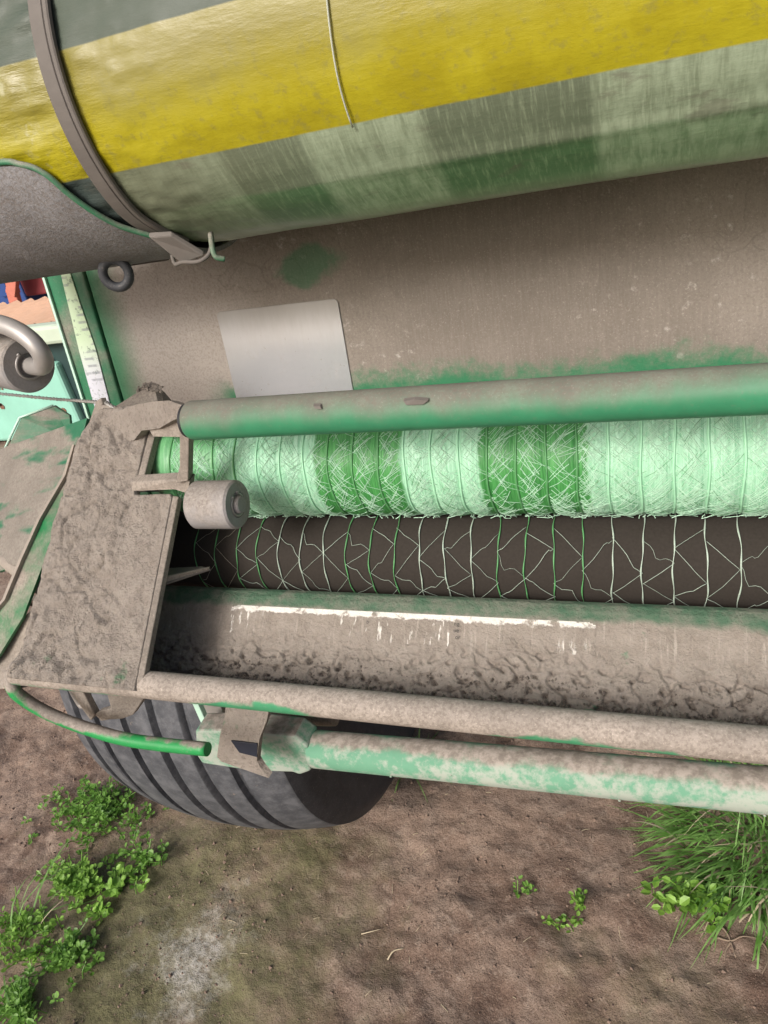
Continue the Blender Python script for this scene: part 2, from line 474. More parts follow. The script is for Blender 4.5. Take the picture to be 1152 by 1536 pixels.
def ribbon(name, left, right, thick, m, parent=None, bevel=.001):
    """bent plate between two edge lines"""
    n = len(left); t = Vector(thick)
    L = [Vector(p) for p in left]; R = [Vector(p) for p in right]
    vs = L + R + [p + t for p in L] + [p + t for p in R]
    fs = []
    for i in range(n - 1):
        fs.append((i, i + 1, n + i + 1, n + i)); fs.append((2*n + i, 3*n + i, 3*n + i + 1, 2*n + i + 1))
        fs.append((i, 2*n + i, 2*n + i + 1, i + 1)); fs.append((n + i, n + i + 1, 3*n + i + 1, 3*n + i))
    fs.append((0, n, 3*n, 2*n)); fs.append((n - 1, 3*n - 1, 4*n - 1, 2*n - 1))
    bm = bmesh.new()
    bv = [bm.verts.new(v) for v in vs]
    for f in fs: bm.faces.new([bv[i] for i in f])
    if bevel:
        es = [e for e in bm.edges if len(e.link_faces) == 2 and e.calc_face_angle(0) > .9]
        bmesh.ops.bevel(bm, geom=es, offset=bevel, segments=2, affect='EDGES', clamp_overlap=True)
    return bm_obj(name, bm, m, parent)

def box(name, lo, hi, m, parent=None, bevel=.002):
    pts = [(lo[0], lo[1], lo[2]), (hi[0], lo[1], lo[2]), (hi[0], hi[1], lo[2]), (lo[0], hi[1], lo[2])]
    return slab(name, pts, (0, 0, hi[2] - lo[2]), m, parent, bevel)

def smooth_path(P, k=6):
    P = [Vector(p) for p in P]
    Q = [P[0] * 2 - P[1]] + P + [P[-1] * 2 - P[-2]]
    out = []
    for i in range(1, len(Q) - 2):
        a, b, c, d = Q[i-1], Q[i], Q[i+1], Q[i+2]
        for j in range(k):
            t = j / k
            out.append(.5 * ((2*b) + (c - a)*t + (2*a - 5*b + 4*c - d)*t*t + (3*b - a - 3*c + d)*t**3))
    out.append(P[-1])
    return out

def tube_geo(P, r, sides, vs, fs, cap=True, up=None):
    base = len(vs)
    n = len(P)
    prev = None
    for i, p in enumerate(P):
        d = (P[min(i + 1, n - 1)] - P[max(i - 1, 0)])
        d = d.normalized() if d.length > 1e-9 else Vector((1, 0, 0))
        if prev is None:
            a = d.orthogonal().normalized()
        else:
            a = (prev - d * prev.dot(d))
            a = a.normalized() if a.length > 1e-6 else d.orthogonal().normalized()
        prev = a
        b = d.cross(a)
        rr = r(i / max(1, n - 1)) if callable(r) else r
        for k in range(sides):
            q = 2 * math.pi * k / sides
            vs.append(p + (a * math.cos(q) + b * math.sin(q)) * rr)
    for i in range(n - 1):
        for k in range(sides):
            k2 = (k + 1) % sides
            fs.append((base + i*sides + k, base + i*sides + k2, base + (i+1)*sides + k2, base + (i+1)*sides + k))
    if cap:
        fs.append(tuple(base + k for k in reversed(range(sides))))
        fs.append(tuple(base + (n-1)*sides + k for k in range(sides)))

def tube(name, P, r, m, parent=None, sides=14, k=6, smooth=True):
    vs, fs = [], []
    P = smooth_path(P, k) if k else [Vector(p) for p in P]
    tube_geo(P, r, sides, vs, fs)
    o = obj(name, vs, fs, m, parent, False)
    if smooth:
        for p in o.data.polygons:
            p.use_smooth = len(p.vertices) == 4
    return o

def lathe(name, prof, yc, zc, m, parent=None, segs=48, axis=None, origin=None, closed=True):
    """profile of (along, radius) turned about an axis (default: the X direction)"""
    if axis is None:
        ax = Vector((1, 0, 0)); o0 = Vector((0, yc, zc))
    else:
        ax = Vector(axis).normalized(); o0 = Vector(origin)
    e1 = Vector((0, 0, 1)); e1 = (e1 - ax * e1.dot(ax)).normalized(); e2 = ax.cross(e1)
    vs, fs = [], []
    for (x, r) in prof:
        for k in range(segs):
            q = 2 * math.pi * k / segs
            vs.append(o0 + ax * x + (e1 * math.cos(q) + e2 * math.sin(q)) * r)
    n = len(prof)
    for i in range(n - 1):
        for k in range(segs):
            k2 = (k + 1) % segs
            fs.append((i*segs + k, (i+1)*segs + k, (i+1)*segs + k2, i*segs + k2))
    if closed:
        fs.append(tuple(range(segs))); fs.append(tuple((n-1)*segs + k for k in reversed(range(segs))))
    o = obj(name, vs, fs, m, parent)
    bm = bmesh.new(); bm.from_mesh(o.data); bmesh.ops.recalc_face_normals(bm, faces=bm.faces)
    for f in bm.faces: f.smooth = len(f.verts) == 4
    for e in bm.edges:
        if len(e.link_faces) == 2 and e.calc_face_angle(0) > .6: e.smooth = False
    bm.to_mesh(o.data); bm.free()
    return o

def grid(name, fn, us, vs_, m, parent=None, smooth=True):
    P, F = [], []
    nu, nv = len(us), len(vs_)
    for v in vs_:
        for u in us: P.append(fn(u, v))
    for j in range(nv - 1):
        for i in range(nu - 1):
            F.append((j*nu + i, j*nu + i + 1, (j+1)*nu + i + 1, (j+1)*nu + i))
    return obj(name, P, F, m, parent, smooth)

def lin(a, b, n): return [a + (b - a) * i / (n - 1) for i in range(n)]
def clamp(v, a=0.0, b=1.0): return max(a, min(b, v))
def sst(a, b, v):
    t = clamp((v - a) / (b - a)); return t * t * (3 - 2 * t)
def fbm(p, o=4): return noise.fractal(p, .9, 2.0, o)

# ------------------------------------------------------------------ ground
def ground_h(x, y):
    p = Vector((x, y, 0))
    h = .018 * fbm(p * 2.2, 4) + .010 * fbm(p * 9 + V(3, 1, 0), 4) + .0042 * fbm(p * 34, 3)
    return h
g1 = grid('ground', lambda u, v: (u, v, ground_h(u, v)), lin(-2.3, .7, 330), lin(.1, 2.2, 230), 'soil')
g1['kind'] = 'structure'
# the outlying ground: a frame of big faces round the detailed sheet, slightly lower
def far_ground():
    R = 150.0
    xs = [-R, -40, -12, -6, -2.29, .69, 6, 12, 40, R]; ys = [-R, -40, -12, -4, .11, 2.19, 6, 12, 40, R]
    vs, fs = [], []
    for y in ys:
        for x in xs: vs.append((x, y, -.02))
    for j in range(9):
        for i in range(9):
            if i == 4 and j == 4: continue
            fs.append((j*10 + i, j*10 + i + 1, (j+1)*10 + i + 1, (j+1)*10 + i))
    return obj('ground', vs, fs, 'soil')
far_ground()['kind'] = 'structure'

# ------------------------------------------------------------------ the baler
BAL = empty('baler', (0, 1.5, 0), 'dusty green round baler with its net wrap box open at the rear', 'baler')
XR = .75                                                           # right-hand end of the net box, outside the picture

# tailgate sheet, leaning back a little
def py(z): return .85 + .135 * (z - 1.27)
PANEL = slab('tailgate_panel', [(-.735, py(.92), .92), (XR, py(.92), .92), (XR, py(1.75), 1.75), (-.735, py(1.75), 1.75)], (0, .012, 0), 'panel', BAL, .002)
slab('edge_flange', [(-.802, py(.92) - .004, .92), (-.737, py(.92) - .004, .92), (-.737, py(1.75) - .004, 1.75), (-.802, py(1.75) - .004, 1.75)], (0, .03, 0), 'edge', PANEL, .0025)
slab('edge_strip', [(-.8035, py(.92) - .0085, .92), (-.7995, py(.92) - .0085, .92), (-.7995, py(1.75) - .0085, 1.75), (-.8035, py(1.75) - .0085, 1.75)], (0, .004, 0), 'white_green', PANEL, .0005)
slab('reflective_strip', [(-.786, py(1.05) - .006, 1.05), (-.757, py(1.05) - .006, 1.05), (-.7515, py(1.15) - .006, 1.15), (-.7545, py(1.21) - .006, 1.21), (-.758, py(1.32) - .006, 1.32),
     (-.766, py(1.32) - .006, 1.32), (-.776, py(1.21) - .006, 1.21), (-.7815, py(1.15) - .006, 1.15)], (0, .0015, 0), 'strip', PANEL, .0004)
def decal_outline():
    x0, x1, z0, z1, r = -.546, -.373, 1.02, 1.180, .006
    P = [(x0, z0), (x1, z0)]
    P += [(x1 - r + r * math.cos(a), z1 - r + r * math.sin(a)) for a in lin(0, math.pi/2, 5)]
    P += [(x0 + r + r * math.cos(a), z1 - r + r * math.sin(a)) for a in lin(math.pi/2, math.pi, 5)]
    return [(x, py(z) - .0022, z) for x, z in P]
slab('bare_metal_plate', decal_outline(), (0, .0018, 0), 'plate', PANEL, .0004)['label'] = 'bare silver metal plate fixed to the dusty sheet'
# unseen bale chamber box behind the sheet, added to shade the ground below
box('unseen_bale_chamber', (-.70, .95, 1.06), (XR + .05, 2.6, 2.3), 'body', BAL, .02)
box('axle', (-.60, 1.09, .45), (1.0, 1.19, .55), 'body', BAL, .01)
box('frame_rail', (-.42, 1.05, .50), (-.36, 2.5, 1.08), 'body', BAL, .01)

# ---- wheel
def tyre_profile():
    cx = -.780
    P = []
    half = .205
    grooves = [-.168, -.120, -.052, .012, .070, .128]
    xs = lin(-half, half, 165)
    for x in xs:
        r = .5 - .030 * (abs(x) / half) ** 2.2
        for g in grooves:
            d = abs(x - g)
            r -= .011 * (1 - sst(.0050, .0085, d))
        P.append((cx + x, r))
    side = [(.211, .458), (.217, .445), (.2175, .430), (.222, .40), (.224, .37), (.220, .33), (.214, .31), (.2135, .300), (.205, .27), (.188, .235), (.172, .22), (.160, .205)]
    R = [(cx + a, b) for a, b in side]
    L = [(cx - a, b) for a, b in reversed(side)]
    return L + P + R
WH = lathe('wheel', [(-.93, .205), (-.92, .20), (-.80, .16), (-.76, .16), (-.64, .20), (-.63, .205)], 1.14, .5, 'body', BAL, 40)
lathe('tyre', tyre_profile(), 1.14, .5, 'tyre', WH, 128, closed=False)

# ---- cradle under the spare roll's end: a curved scoop
RC = V(0, .7176, 1.434)
def cradle_pt(x, a, r):   # a: angle below the front horizontal, degrees
    q = math.radians(a)
    return (x, RC.y - r * math.cos(q), RC.z - r * math.sin(q))
def cradle():
    # front edge angle as a function of x
    def edge(x):
        pts = [(-.80, 12.5), (-.56, 12.8), (-.515, 15.2), (-.497, 19.5), (-.488, 27), (-.478, 35), (-.467, 42.5), (-.452, 49), (-.441, 54), (-.430, 58)]
        for (a, p), (b, q) in zip(pts, pts[1:]):
            if x <= b: return p + (q - p) * (x - a) / (b - a)
        return 58
    xs = lin(-.80, -.56, 12)[:-1] + lin(-.56, -.432, 46)
    vs, fs = [], []
    n = len(xs); K = 28
    for x in xs:
        e = edge(x)
        for k in range(K):
            a = e + (118 - e) * k / (K - 1)
            vs.append(cradle_pt(x, a, .157))
    for x in xs:
        e = edge(x)
        for k in range(K):
            a = e + (118 - e) * k / (K - 1)
            vs.append(cradle_pt(x, a, .1525))
    o = n * K
    for i in range(n - 1):
        for k in range(K - 1):
            a, b, c, d = i*K + k, i*K + k + 1, (i+1)*K + k + 1, (i+1)*K + k
            fs.append((a, b, c, d)); fs.append((o + d, o + c, o + b, o + a))
        fs.append((i*K, (i+1)*K, o + (i+1)*K, o + i*K)); fs.append(((i+1)*K - 1, o + (i+1)*K - 1, o + (i+2)*K - 1, (i+2)*K - 1))
    for k in range(K - 1):
        fs.append((k, o + k, o + k + 1, k + 1)); fs.append(((n-1)*K + k, (n-1)*K + k + 1, o + (n-1)*K + k + 1, o + (n-1)*K + k))
    ob = obj('roll_cradle', vs, fs, 'cradle', BAL, True)
    bm = bmesh.new(); bm.from_mesh(ob.data); bmesh.ops.recalc_face_normals(bm, faces=bm.faces)
    for e in bm.edges:
        if len(e.link_faces) == 2 and e.calc_face_angle(0) > .7: e.smooth = False
    bm.to_mesh(ob.data); bm.free()
    return ob
CR = cradle()
tube('cradle_rim', [cradle_pt(x, a - .3, .1548) for x, a in [(-.80, 12.5), (-.56, 12.8), (-.515, 15.2), (-.497, 19.5), (-.488, 27), (-.478, 35), (-.467, 42.5), (-.452, 49), (-.441, 54), (-.432, 57)]], .0027, 'edge', CR, 8, 6)
# bracket and eye under the cradle
ring_c = V(-.531, .655, 1.279)
ring = []
for q in lin(0, 2 * math.pi, 25)[:-1]:
    ring.append(ring_c + V(.0130 * math.cos(q), .004 * math.cos(q), .0140 * math.sin(q)))
def ring_mesh():
    vs, fs = [], []
    n = len(ring); sd = 8
    for i, p in enumerate(ring):
        out = (p - ring_c).normalized(); b = V(-.3, 1, 0).normalized()
        for k in range(sd):
            q = 2 * math.pi * k / sd
            vs.append(p + (out * math.cos(q) + b * math.sin(q)) * .0052)
    for i in range(n):
        j = (i + 1) % n
        for k in range(sd):
            k2 = (k + 1) % sd
            fs.append((i*sd + k, i*sd + k2, j*sd + k2, j*sd + k))
    return obj('hook_eye', vs, fs, 'tyre', CR, True)
ring_mesh()
slab('eye_bracket', [(-.605, .735, 1.300), (-.545, .70, 1.276), (-.497, .70, 1.276), (-.500, .705, 1.302)], (0, .006, 0), 'rubber', CR, .001)
tube('eye_stem', [(-.531, .657, 1.292), (-.525, .68, 1.306), (-.515, .71, 1.309)], .004, 'rubber', CR, 8)

# ---- green cross tube in front of the net roll
lathe('press_tube', [(-.381, .008), (-.3805, .0150), (-.379, .0162), (-.377, .0168), (XR, .0168)], .494, 1.181, 'tube_green', BAL, 56)
lathe('tube_plug', [(-.3835, .004), (-.3835, .0145), (-.381, .0145)], .494, 1.181, 'dark', BAL, 32)

slab('paint_chip', [(-.180, .4795, 1.1935), (-.171, .4790, 1.1945), (-.161, .4790, 1.1930), (-.165, .4785, 1.1905), (-.178, .4785, 1.1908)], (0, .003, .001), 'rubber', BAL, 0)
slab('paint_chip', [(-.254, .4795, 1.1940), (-.248, .4790, 1.1935), (-.247, .4785, 1.1915), (-.252, .4785, 1.1920)], (0, .003, .001), 'rubber', BAL, 0)
# ---- feed roller
lathe('feed_roller', [(-.60, .01), (-.60, .047), (XR, .047), (XR, .01)], .585, .98, 'feed', BAL, 72)

# ---- end arm that carries the net: plates, web and cross arm
ribbon('upper_arm', [(-.570, .592, 1.142), (-.528, .580, 1.158), (-.496, .570, 1.168), (-.454, .550, 1.178), (-.423, .530, 1.186), (-.397, .512, 1.188)],
       [(-.565, .585, 1.123), (-.507, .560, 1.133), (-.488, .555, 1.146), (-.454, .540, 1.154), (-.424, .525, 1.168), (-.402, .512, 1.177)], (.002, .008, -.004), 'mud', BAL)
slab('arm_recess', [(-.480, .556, 1.146), (-.449, .550, 1.170), (-.413, .532, 1.178), (-.418, .530, 1.148), (-.473, .550, 1.141)], (.0, .005, .0), 'arm', BAL, .0006)
slab('arm_web', [(-.400, .503, 1.180), (-.390, .503, 1.177), (-.396, .503, 1.158), (-.413, .503, 1.116), (-.428, .503, 1.114), (-.417, .503, 1.131), (-.406, .503, 1.158)], (-.004, .016, 0), 'arm', BAL, .0012)
slab('cross_arm', [(-.499, .525, 1.104), (-.435, .512, 1.113), (-.413, .505, 1.115), (-.420, .505, 1.101), (-.440, .512, 1.102), (-.500, .522, 1.095)], (0.0, .012, .002), 'arm', BAL, .0012)


# ---- idler roller on the arm
ID = lathe('idler_roller', [(-.403, .006), (-.403, .0200), (-.4005, .0222), (-.3605, .0222), (-.3585, .0205), (-.3585, .0120), (-.3600, .0112), (-.3600, .0085), (-.3555, .0080), (-.3545, .0068), (-.3545, .0)], .490, 1.0985, 'nylon', BAL, 56)
def circlip(par, o, ax, r, w=.0012):
    ax = Vector(ax).normalized(); e1 = (V(0, 0, 1) - ax * ax.z).normalized(); e2 = ax.cross(e1)
    P = [Vector(o) + (e1 * math.cos(q) + e2 * math.sin(q)) * r for q in lin(math.radians(25), math.radians(335), 26)]
    vs, fs = [], []
    tube_geo(P, w, 6, vs, fs)
    for q in (25, 335):
        q = math.radians(q)
        P = [Vector(o) + (e1 * math.cos(q) + e2 * math.sin(q)) * (r + t) for t in (0, w * 1.2, w * 2)]
        tube_geo(P, w * 1.5, 6, vs, fs)
    return obj('circlip', vs, fs, 'steel', par, True)
circlip(ID, (-.3590, .490, 1.0985), (1, 0, 0), .0100)

# ---- mud-caked end plate of the net box
def mud_h(p, amt):
    h = .0022 * fbm(p * 26, 5) + .0012 * fbm(p * 95 + V(5, 0, 0), 4)
    d = noise.voronoi(p * 210)[0][0]
    h += .0008 * (1 - 1.6 * d)
    r = 1 - abs(noise.noise(p * 34 + V(9, 2, 4)))
    if r > .93: h -= .0020 * (r - .93) / .07
    return h * amt * 2.5
plate_n = V(0, -.645, .764)
def plate_pt(x, t):                       # t: 0 at the foot, 1 where the step is, 1.5 at the top
    y = .378 + .142 * t; z = .974 + .120 * t
    return V(x, y, z)
def mud_plate():
    bm = bmesh.new()
    NU, NXT = 62, 30                      # columns up to the step, and beyond it
    def left(t):
        a = -.598 + .006 * t + .0022 * noise.noise(V(t * 9, 1, 2)) + .001 * noise.noise(V(t * 40, 1, 2))
        if t > 1.22: a += .060 * (1 - math.sqrt(max(0, 1 - ((t - 1.22) / .40) ** 2)))
        return a
    def vert(x, t, el, er):
        p = plate_pt(x, t)
        k = .25 + .75 * sst(0, .010, min(el, er))
        flat = .45 if x > -.497 else 1.0
        h = mud_h(p, k * flat) - .0035 * (1 - sst(0, .012, el))
        h += (.006 + .003 * noise.noise(p * 60)) * sst(.14, .03, t) * sst(0, .01, er)                       # dirt banked against the tube
        return bm.verts.new(p + plate_n * h)
    rows = []
    for t in lin(-.02, 1.52, 150):
        a = left(t); low = t <= 1.0
        row = []
        for i in range(NU + 1):
            x = a + (-.4965 - a) * i / NU
            row.append(vert(x, t, x - a, 1 if low else -.4965 - x))
        if low:
            b = -.450
            if t > .965: b -= .004 * (1 - math.sqrt(max(0, 1 - ((t - .965) / .035) ** 2)))
            for i in range(1, NXT + 1):
                x = -.4965 + (b + .4965) * i / NXT
                row.append(vert(x, t, x - a, min(b - x, (1.0 - t) * .18 + .001)))
        rows.append(row)
    for r0, r1 in zip(rows, rows[1:]):
        for i in range(min(len(r0), len(r1)) - 1):
            bm.faces.new((r0[i], r0[i+1], r1[i+1], r1[i]))
    bmesh.ops.recalc_face_normals(bm, faces=bm.faces)
    if sum(f.normal.dot(plate_n) for f in bm.faces) < 0:
        bmesh.ops.reverse_faces(bm, faces=bm.faces)
    be = [e for e in bm.edges if e.is_boundary]
    r = bmesh.ops.extrude_edge_only(bm, edges=be)
    nv = [g for g in r['geom'] if isinstance(g, bmesh.types.BMVert)]
    bmesh.ops.translate(bm, verts=nv, vec=plate_n * -.009)
    me_o = bm_obj('mud_caked_plate', bm, 'mud', BAL)
    for p in me_o.data.polygons: p.use_smooth = True
    return me_o
mud_plate()
slab('plate_edge', [plate_pt(-.4495, .02) - plate_n * .0005, plate_pt(-.4445, .02) - plate_n * .003, plate_pt(-.4445, .985) - plate_n * .003, plate_pt(-.4495, .985) - plate_n * .0005], plate_n * -.007, 'arm', BAL, .0008)
slab('step_edge', [plate_pt(-.4965, 1.02) + plate_n * .0002, plate_pt(-.4905, 1.03) - plate_n * .002, plate_pt(-.4870, 1.36) - plate_n * .002, plate_pt(-.4935, 1.36) + plate_n * .0002], plate_n * -.009, 'arm', BAL, .0008)
# guide fin on the plate
slab('guide_fin', [(-.473, .490, 1.024), (-.438, .507, 1.015), (-.428, .506, 1.013), (-.452, .460, 1.027), (-.470, .455, 1.032)], (.0, .0, -.002), 'rubber', BAL, .0004)
slab('fin_edge', [(-.456, .456, 1.036), (-.428, .505, 1.0150), (-.429, .505, 1.011), (-.457, .455, 1.029)], (-.001, .003, -.0005), 'arm', BAL, .0004)

# ---- gutter with its rolled lip
GP = [(.5345, .955), (.5330, .967), (.5275, .9720), (.521, .9740), (.514, .9725), (.507, .9675), (.450, .9190), (.436, .9115), (.418, .9160), (.404, .9380), (.396, .9500)]
def gut_profile():
    out = []
    for (a, b), (c, d) in zip(GP, GP[1:]):
        L = math.hypot(c - a, d - b); n = max(2, int(L / .0011))
        for i in range(n): out.append((a + (c - a) * i / n, b + (d - b) * i / n))
    out.append(GP[-1])
    return out
def gutter():
    prof = gut_profile()
    xs = lin(-.62, .12, 600) + lin(.125, XR, 60)
    nr = len(prof)
    nrm = []
    for i in range(nr):
        a = prof[max(0, i - 1)]; b = prof[min(nr - 1, i + 1)]
        d = V(0, b[0] - a[0], b[1] - a[1]).normalized()
        n = V(0, d.z, -d.y)
        if n.z < 0 and i < nr * .8: n = -n
        if i >= nr * .8: n = V(0, .5, .85)
        nrm.append(n)
    vs, fs = [], []
    for i in range(nr):
        y, z = prof[i]
        k = sst(.505, .440, y) if y > .40 else 1
        for x in xs:
            p = V(x, y, z)
            h = 0
            if y < .508:
                kk = sst(.508, .500, y)
                h = kk * (.0006 * fbm(p * 60, 4) + .0009)
                cr = clamp(k * 1.9 - .25 + .5 * noise.noise(p * 14))
                if cr > 0:
                    q = V(x, y * 1.5, z) * 1.0
                    h += cr * (.0016 * fbm(q * 70, 5) + .0014 * (1 - 1.7 * noise.voronoi(q * 230)[0][0]) + .0022)
                    pit = noise.noise(q * 120 + V(3, 7, 1))
                    if pit > .30: h -= cr * .0055 * sst(.33, .38, pit)
                    rd = 1 - abs(noise.noise(q * 48 + V(1, 1, 9)))
                    if rd > .92: h -= cr * .0045 * (rd - .92) / .08
                pile = sst(.462, .432, y)
                h += pile * (.006 + .006 * noise.noise(p * 22) + .004 * fbm(p * 110, 3))
            vs.append(p + nrm[i] * h)
    n = len(xs)
    for j in range(nr - 1):
        for i in range(n - 1):
            fs.append((j*n + i, j*n + i + 1, (j+1)*n + i + 1, (j+1)*n + i))
    G = obj('gutter', vs, fs, 'gutter', BAL, True)
    # the long worn decal: a skin over the top of the slope
    ci = [i for i, x in enumerate(xs) if -.418 <= x <= -.055]
    rj = [j for j in range(nr) if .484 <= prof[j][0] <= .5062]
    dv = [vs[j*n + i] + nrm[j] * .0007 for j in rj for i in ci]
    k = len(ci); df = []
    for j in range(len(rj) - 1):
        for i in range(k - 1):
            if (j == 0 and (i < 4 or i > k - 6)) or (j == 1 and (i < 2 or i > k - 4)): continue
            df.append((j*k + i, j*k + i + 1, (j+1)*k + i + 1, (j+1)*k + i))
    obj('decal', dv, df, 'decal', G, True)
    return G
GUT = gutter()
def crumb_geo(vs, fs, p, r):
    b = len(vs)
    pts = [(1, 0, 0), (-1, 0, 0), (0, 1, 0), (0, -1, 0), (0, 0, 1), (0, 0, -1)]
    R = Matrix.Rotation(random.uniform(0, 6), 3, Vector((random.uniform(-1, 1), random.uniform(-1, 1), random.uniform(-1, 1))).normalized())
    for q in pts: vs.append(p + R @ Vector(q) * r * random.uniform(.6, 1.2))
    for f in ((0, 2, 4), (2, 1, 4), (1, 3, 4), (3, 0, 4), (2, 0, 5), (1, 2, 5), (3, 1, 5), (0, 3, 5)):
        fs.append(tuple(b + i for i in f))
vs, fs = [], []
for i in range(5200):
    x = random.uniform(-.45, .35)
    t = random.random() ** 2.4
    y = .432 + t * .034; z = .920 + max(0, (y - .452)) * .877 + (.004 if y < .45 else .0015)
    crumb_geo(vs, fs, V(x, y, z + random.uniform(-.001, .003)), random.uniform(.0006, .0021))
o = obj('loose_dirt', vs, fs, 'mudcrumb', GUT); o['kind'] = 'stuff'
# long worn decal on the gutter's slope
def gslope(x, s, off):      # s metres down the slope from its top
    d = V(0, -.057, -.05).normalized(); n = V(0, -.659, .752)
    return V(x, .507, .9675) + d * s + n * off
def letters(txt, x, s, size):
    cu = bpy.data.curves.new('lettering', 'FONT'); cu.body = txt; cu.size = size
    tmp = bpy.data.objects.new('lettering', cu)
    me = bpy.data.meshes.new_from_object(tmp)
    bpy.data.objects.remove(tmp)
    me.materials.append(mat('ink'))
    dn = V(0, -.057, -.05).normalized(); nn = V(0, -.659, .752)
    for v in me.vertices:
        v.co = gslope(x + v.co.x, s - v.co.y, .0034)
    o = bpy.data.objects.new('lettering', me); COL.objects.link(o); o.parent = GUT
letters('ng', -.180, .0105, .0052); letters('ue', -.180, .0165, .0052); letters('or', -.178, .0225, .0052); letters('b', -.266, .0130, .005)

# ---- front tube below the gutter
lathe('rail_tube', [(-.609, .004), (-.609, .0105), (-.607, .0128), (XR, .0128)], .390, .965, 'tube_tan', BAL, 40)
# mint bar, latch block and latch strap
def bar():
    a, b = V(-.376, .500, .7635), V(.75, .500, .812)
    ob = lathe('latch_bar', [(0, .010), (0, .0200), (.002, .0212), ((b - a).length, .0212)], 0, 0, 'bar', BAL, 40, axis=(b - a), origin=a)
    for k in range(11):
        t = .045 + k * .052 + random.uniform(-.012, .012)
        p = a + (b - a) * t / 1.0 + V(0, -.0195, random.uniform(-.010, .004))
        lathe('pimple', [(-.001, .0018), (.0016, .0012), (.0020, .0)], 0, 0, 'bar', ob, 8, axis=(0, -1, 0), origin=p)
bar()
slab('latch_block', [(-.520, .486, .787), (-.455, .486, .797), (-.385, .486, .798), (-.372, .486, .784), (-.380, .486, .741), (-.397, .486, .731), (-.405, .486, .734), (-.462, .486, .726), (-.532, .486, .727), (-.535, .486, .740)], (0, .030, 0), 'block', BAL, .003)
ribbon('latch_strap', [(-.438, .470, .872), (-.441, .458, .852), (-.4455, .445, .836), (-.451, .4405, .820), (-.457, .440, .806), (-.455, .441, .798), (-.449, .445, .789)],
       [(-.384, .470, .872), (-.390, .458, .852), (-.3965, .445, .838), (-.4015, .4405, .822), (-.4065, .440, .808), (-.402, .437, .800), (-.392, .431, .795)], (.0015, .007, .001), 'mud', BAL)
slab('dark_patch', [(-.431, .4418, .8335), (-.399, .4418, .8340), (-.4035, .4390, .8160), (-.424, .4390, .8195)], (0, .0015, 0), 'cap', BAL, .0003)
box('latch_rib', (-.552, .530, .72), (-.543, .56, .90), 'white_green', BAL, .001)
box('latch_post', (-.536, .530, .74), (-.510, .548, .90), 'steel', BAL, .001)
tube('rear_rod', [(-.53, .56, .735), (-.40, .56, .748), (-.375, .56, .751)], .011, 'tube_tan', BAL, 12)
# hand lever
tube('lever', [(-.622, .395, .962), (-.617, .384, .946), (-.608, .385, .927), (-.592, .387, .911), (-.564, .390, .894), (-.517, .390, .883), (-.469, .390, .8815), (-.412, .390, .8835)], .0068, 'lever', BAL, 16, 8)
# slotted catch under the rail
def catch():
    outline = [(-.596, .425, .945), (-.598, .425, .905), (-.588, .42, .882), (-.579, .415, .872), (-.568, .418, .870), (-.556, .42, .872), (-.545, .425, .869), (-.534, .43, .871), (-.521, .44, .885), (-.512, .445, .905), (-.512, .445, .945)]
    slab('catch_plate', [outline[0], outline[1], outline[2], outline[3], (-.571, .417, .880), (-.572, .418, .905), (-.572, .42, .945)], (.002, .007, .0), 'arm', BAL, .001)
    slab('catch_plate', [(-.547, .427, .945), (-.549, .425, .905), (-.551, .423, .886), (-.566, .418, .884), (-.571, .417, .880), (-.568, .418, .870), (-.556, .42, .872), (-.545, .425, .869), (-.534, .43, .871), (-.521, .44, .885), (-.512, .445, .905), (-.512, .445, .945)], (.002, .007, .0), 'arm', BAL, .001)
    tube('catch_pin', [(-.602, .43, .930), (-.596, .425, .890), (-.590, .423, .884), (-.586, .424, .890), (-.584, .428, .930)], .003, 'steel', BAL, 8)
catch()

# ---- left-hand side sheets
slab('wing_sheet', [(-.901, .66, 1.057), (-.789, .640, 1.092), (-.598, .605, 1.142), (-.606, .575, 1.106), (-.641, .520, 1.053), (-.661, .490, 1.024), (-.712, .500, 1.004), (-.814, .53, .986)], (0, .004, -.004), 'wing', BAL, .0008)
ribbon('flange_bar', [(-.604, .58, 1.12), (-.615, .56, 1.093), (-.622, .51, 1.068), (-.631, .475, 1.041), (-.645, .445, 1.010), (-.672, .430, .988), (-.70, .42, .975)],
       [(-.586, .57, 1.125), (-.583, .545, 1.100), (-.590, .50, 1.071), (-.598, .465, 1.040), (-.614, .43, 1.002), (-.646, .41, .968), (-.668, .40, .950)], (-.002, .003, -.004), 'flange', BAL)
ribbon('flange_lip', [(-.607, .578, 1.123), (-.618, .558, 1.096), (-.625, .508, 1.071), (-.634, .473, 1.044), (-.648, .443, 1.013), (-.675, .428, .991), (-.70, .42, .979)],
       [(-.602, .576, 1.124), (-.612, .556, 1.097), (-.619, .506, 1.072), (-.628, .471, 1.045), (-.642, .441, 1.014), (-.670, .426, .992), (-.695, .418, .980)], (-.001, .004, -.005), 'dusted', BAL)
slab('rail_end_plate', [(-.662, .42, .957), (-.627, .435, .993), (-.597, .442, 1.013), (-.590, .430, .985), (-.590, .405, .962), (-.612, .39, .942), (-.634, .39, .939), (-.700, .39, .927), (-.720, .42, .938)], (0, .006, -.004), 'arm', BAL, .001)
tube('tie_rod', [(-.78, .545, 1.005), (-.725, .520, 1.010), (-.66, .49, 1.010), (-.60, .462, 1.005)], .009, 'dusted', BAL, 12)
def spring():
    a, b = V(-.665, .492, 1.000), V(-.640, .470, .960)
    d = (b - a); e1 = d.orthogonal().normalized(); e2 = d.normalized().cross(e1)
    P = [a + d * t + (e1 * math.cos(t * 38) + e2 * math.sin(t * 38)) * .008 for t in lin(0, 1, 70)]
    vs, fs = [], []; tube_geo(P, .0022, 6, vs, fs)
    obj('spring', vs, fs, 'arm', BAL, True)
spring()
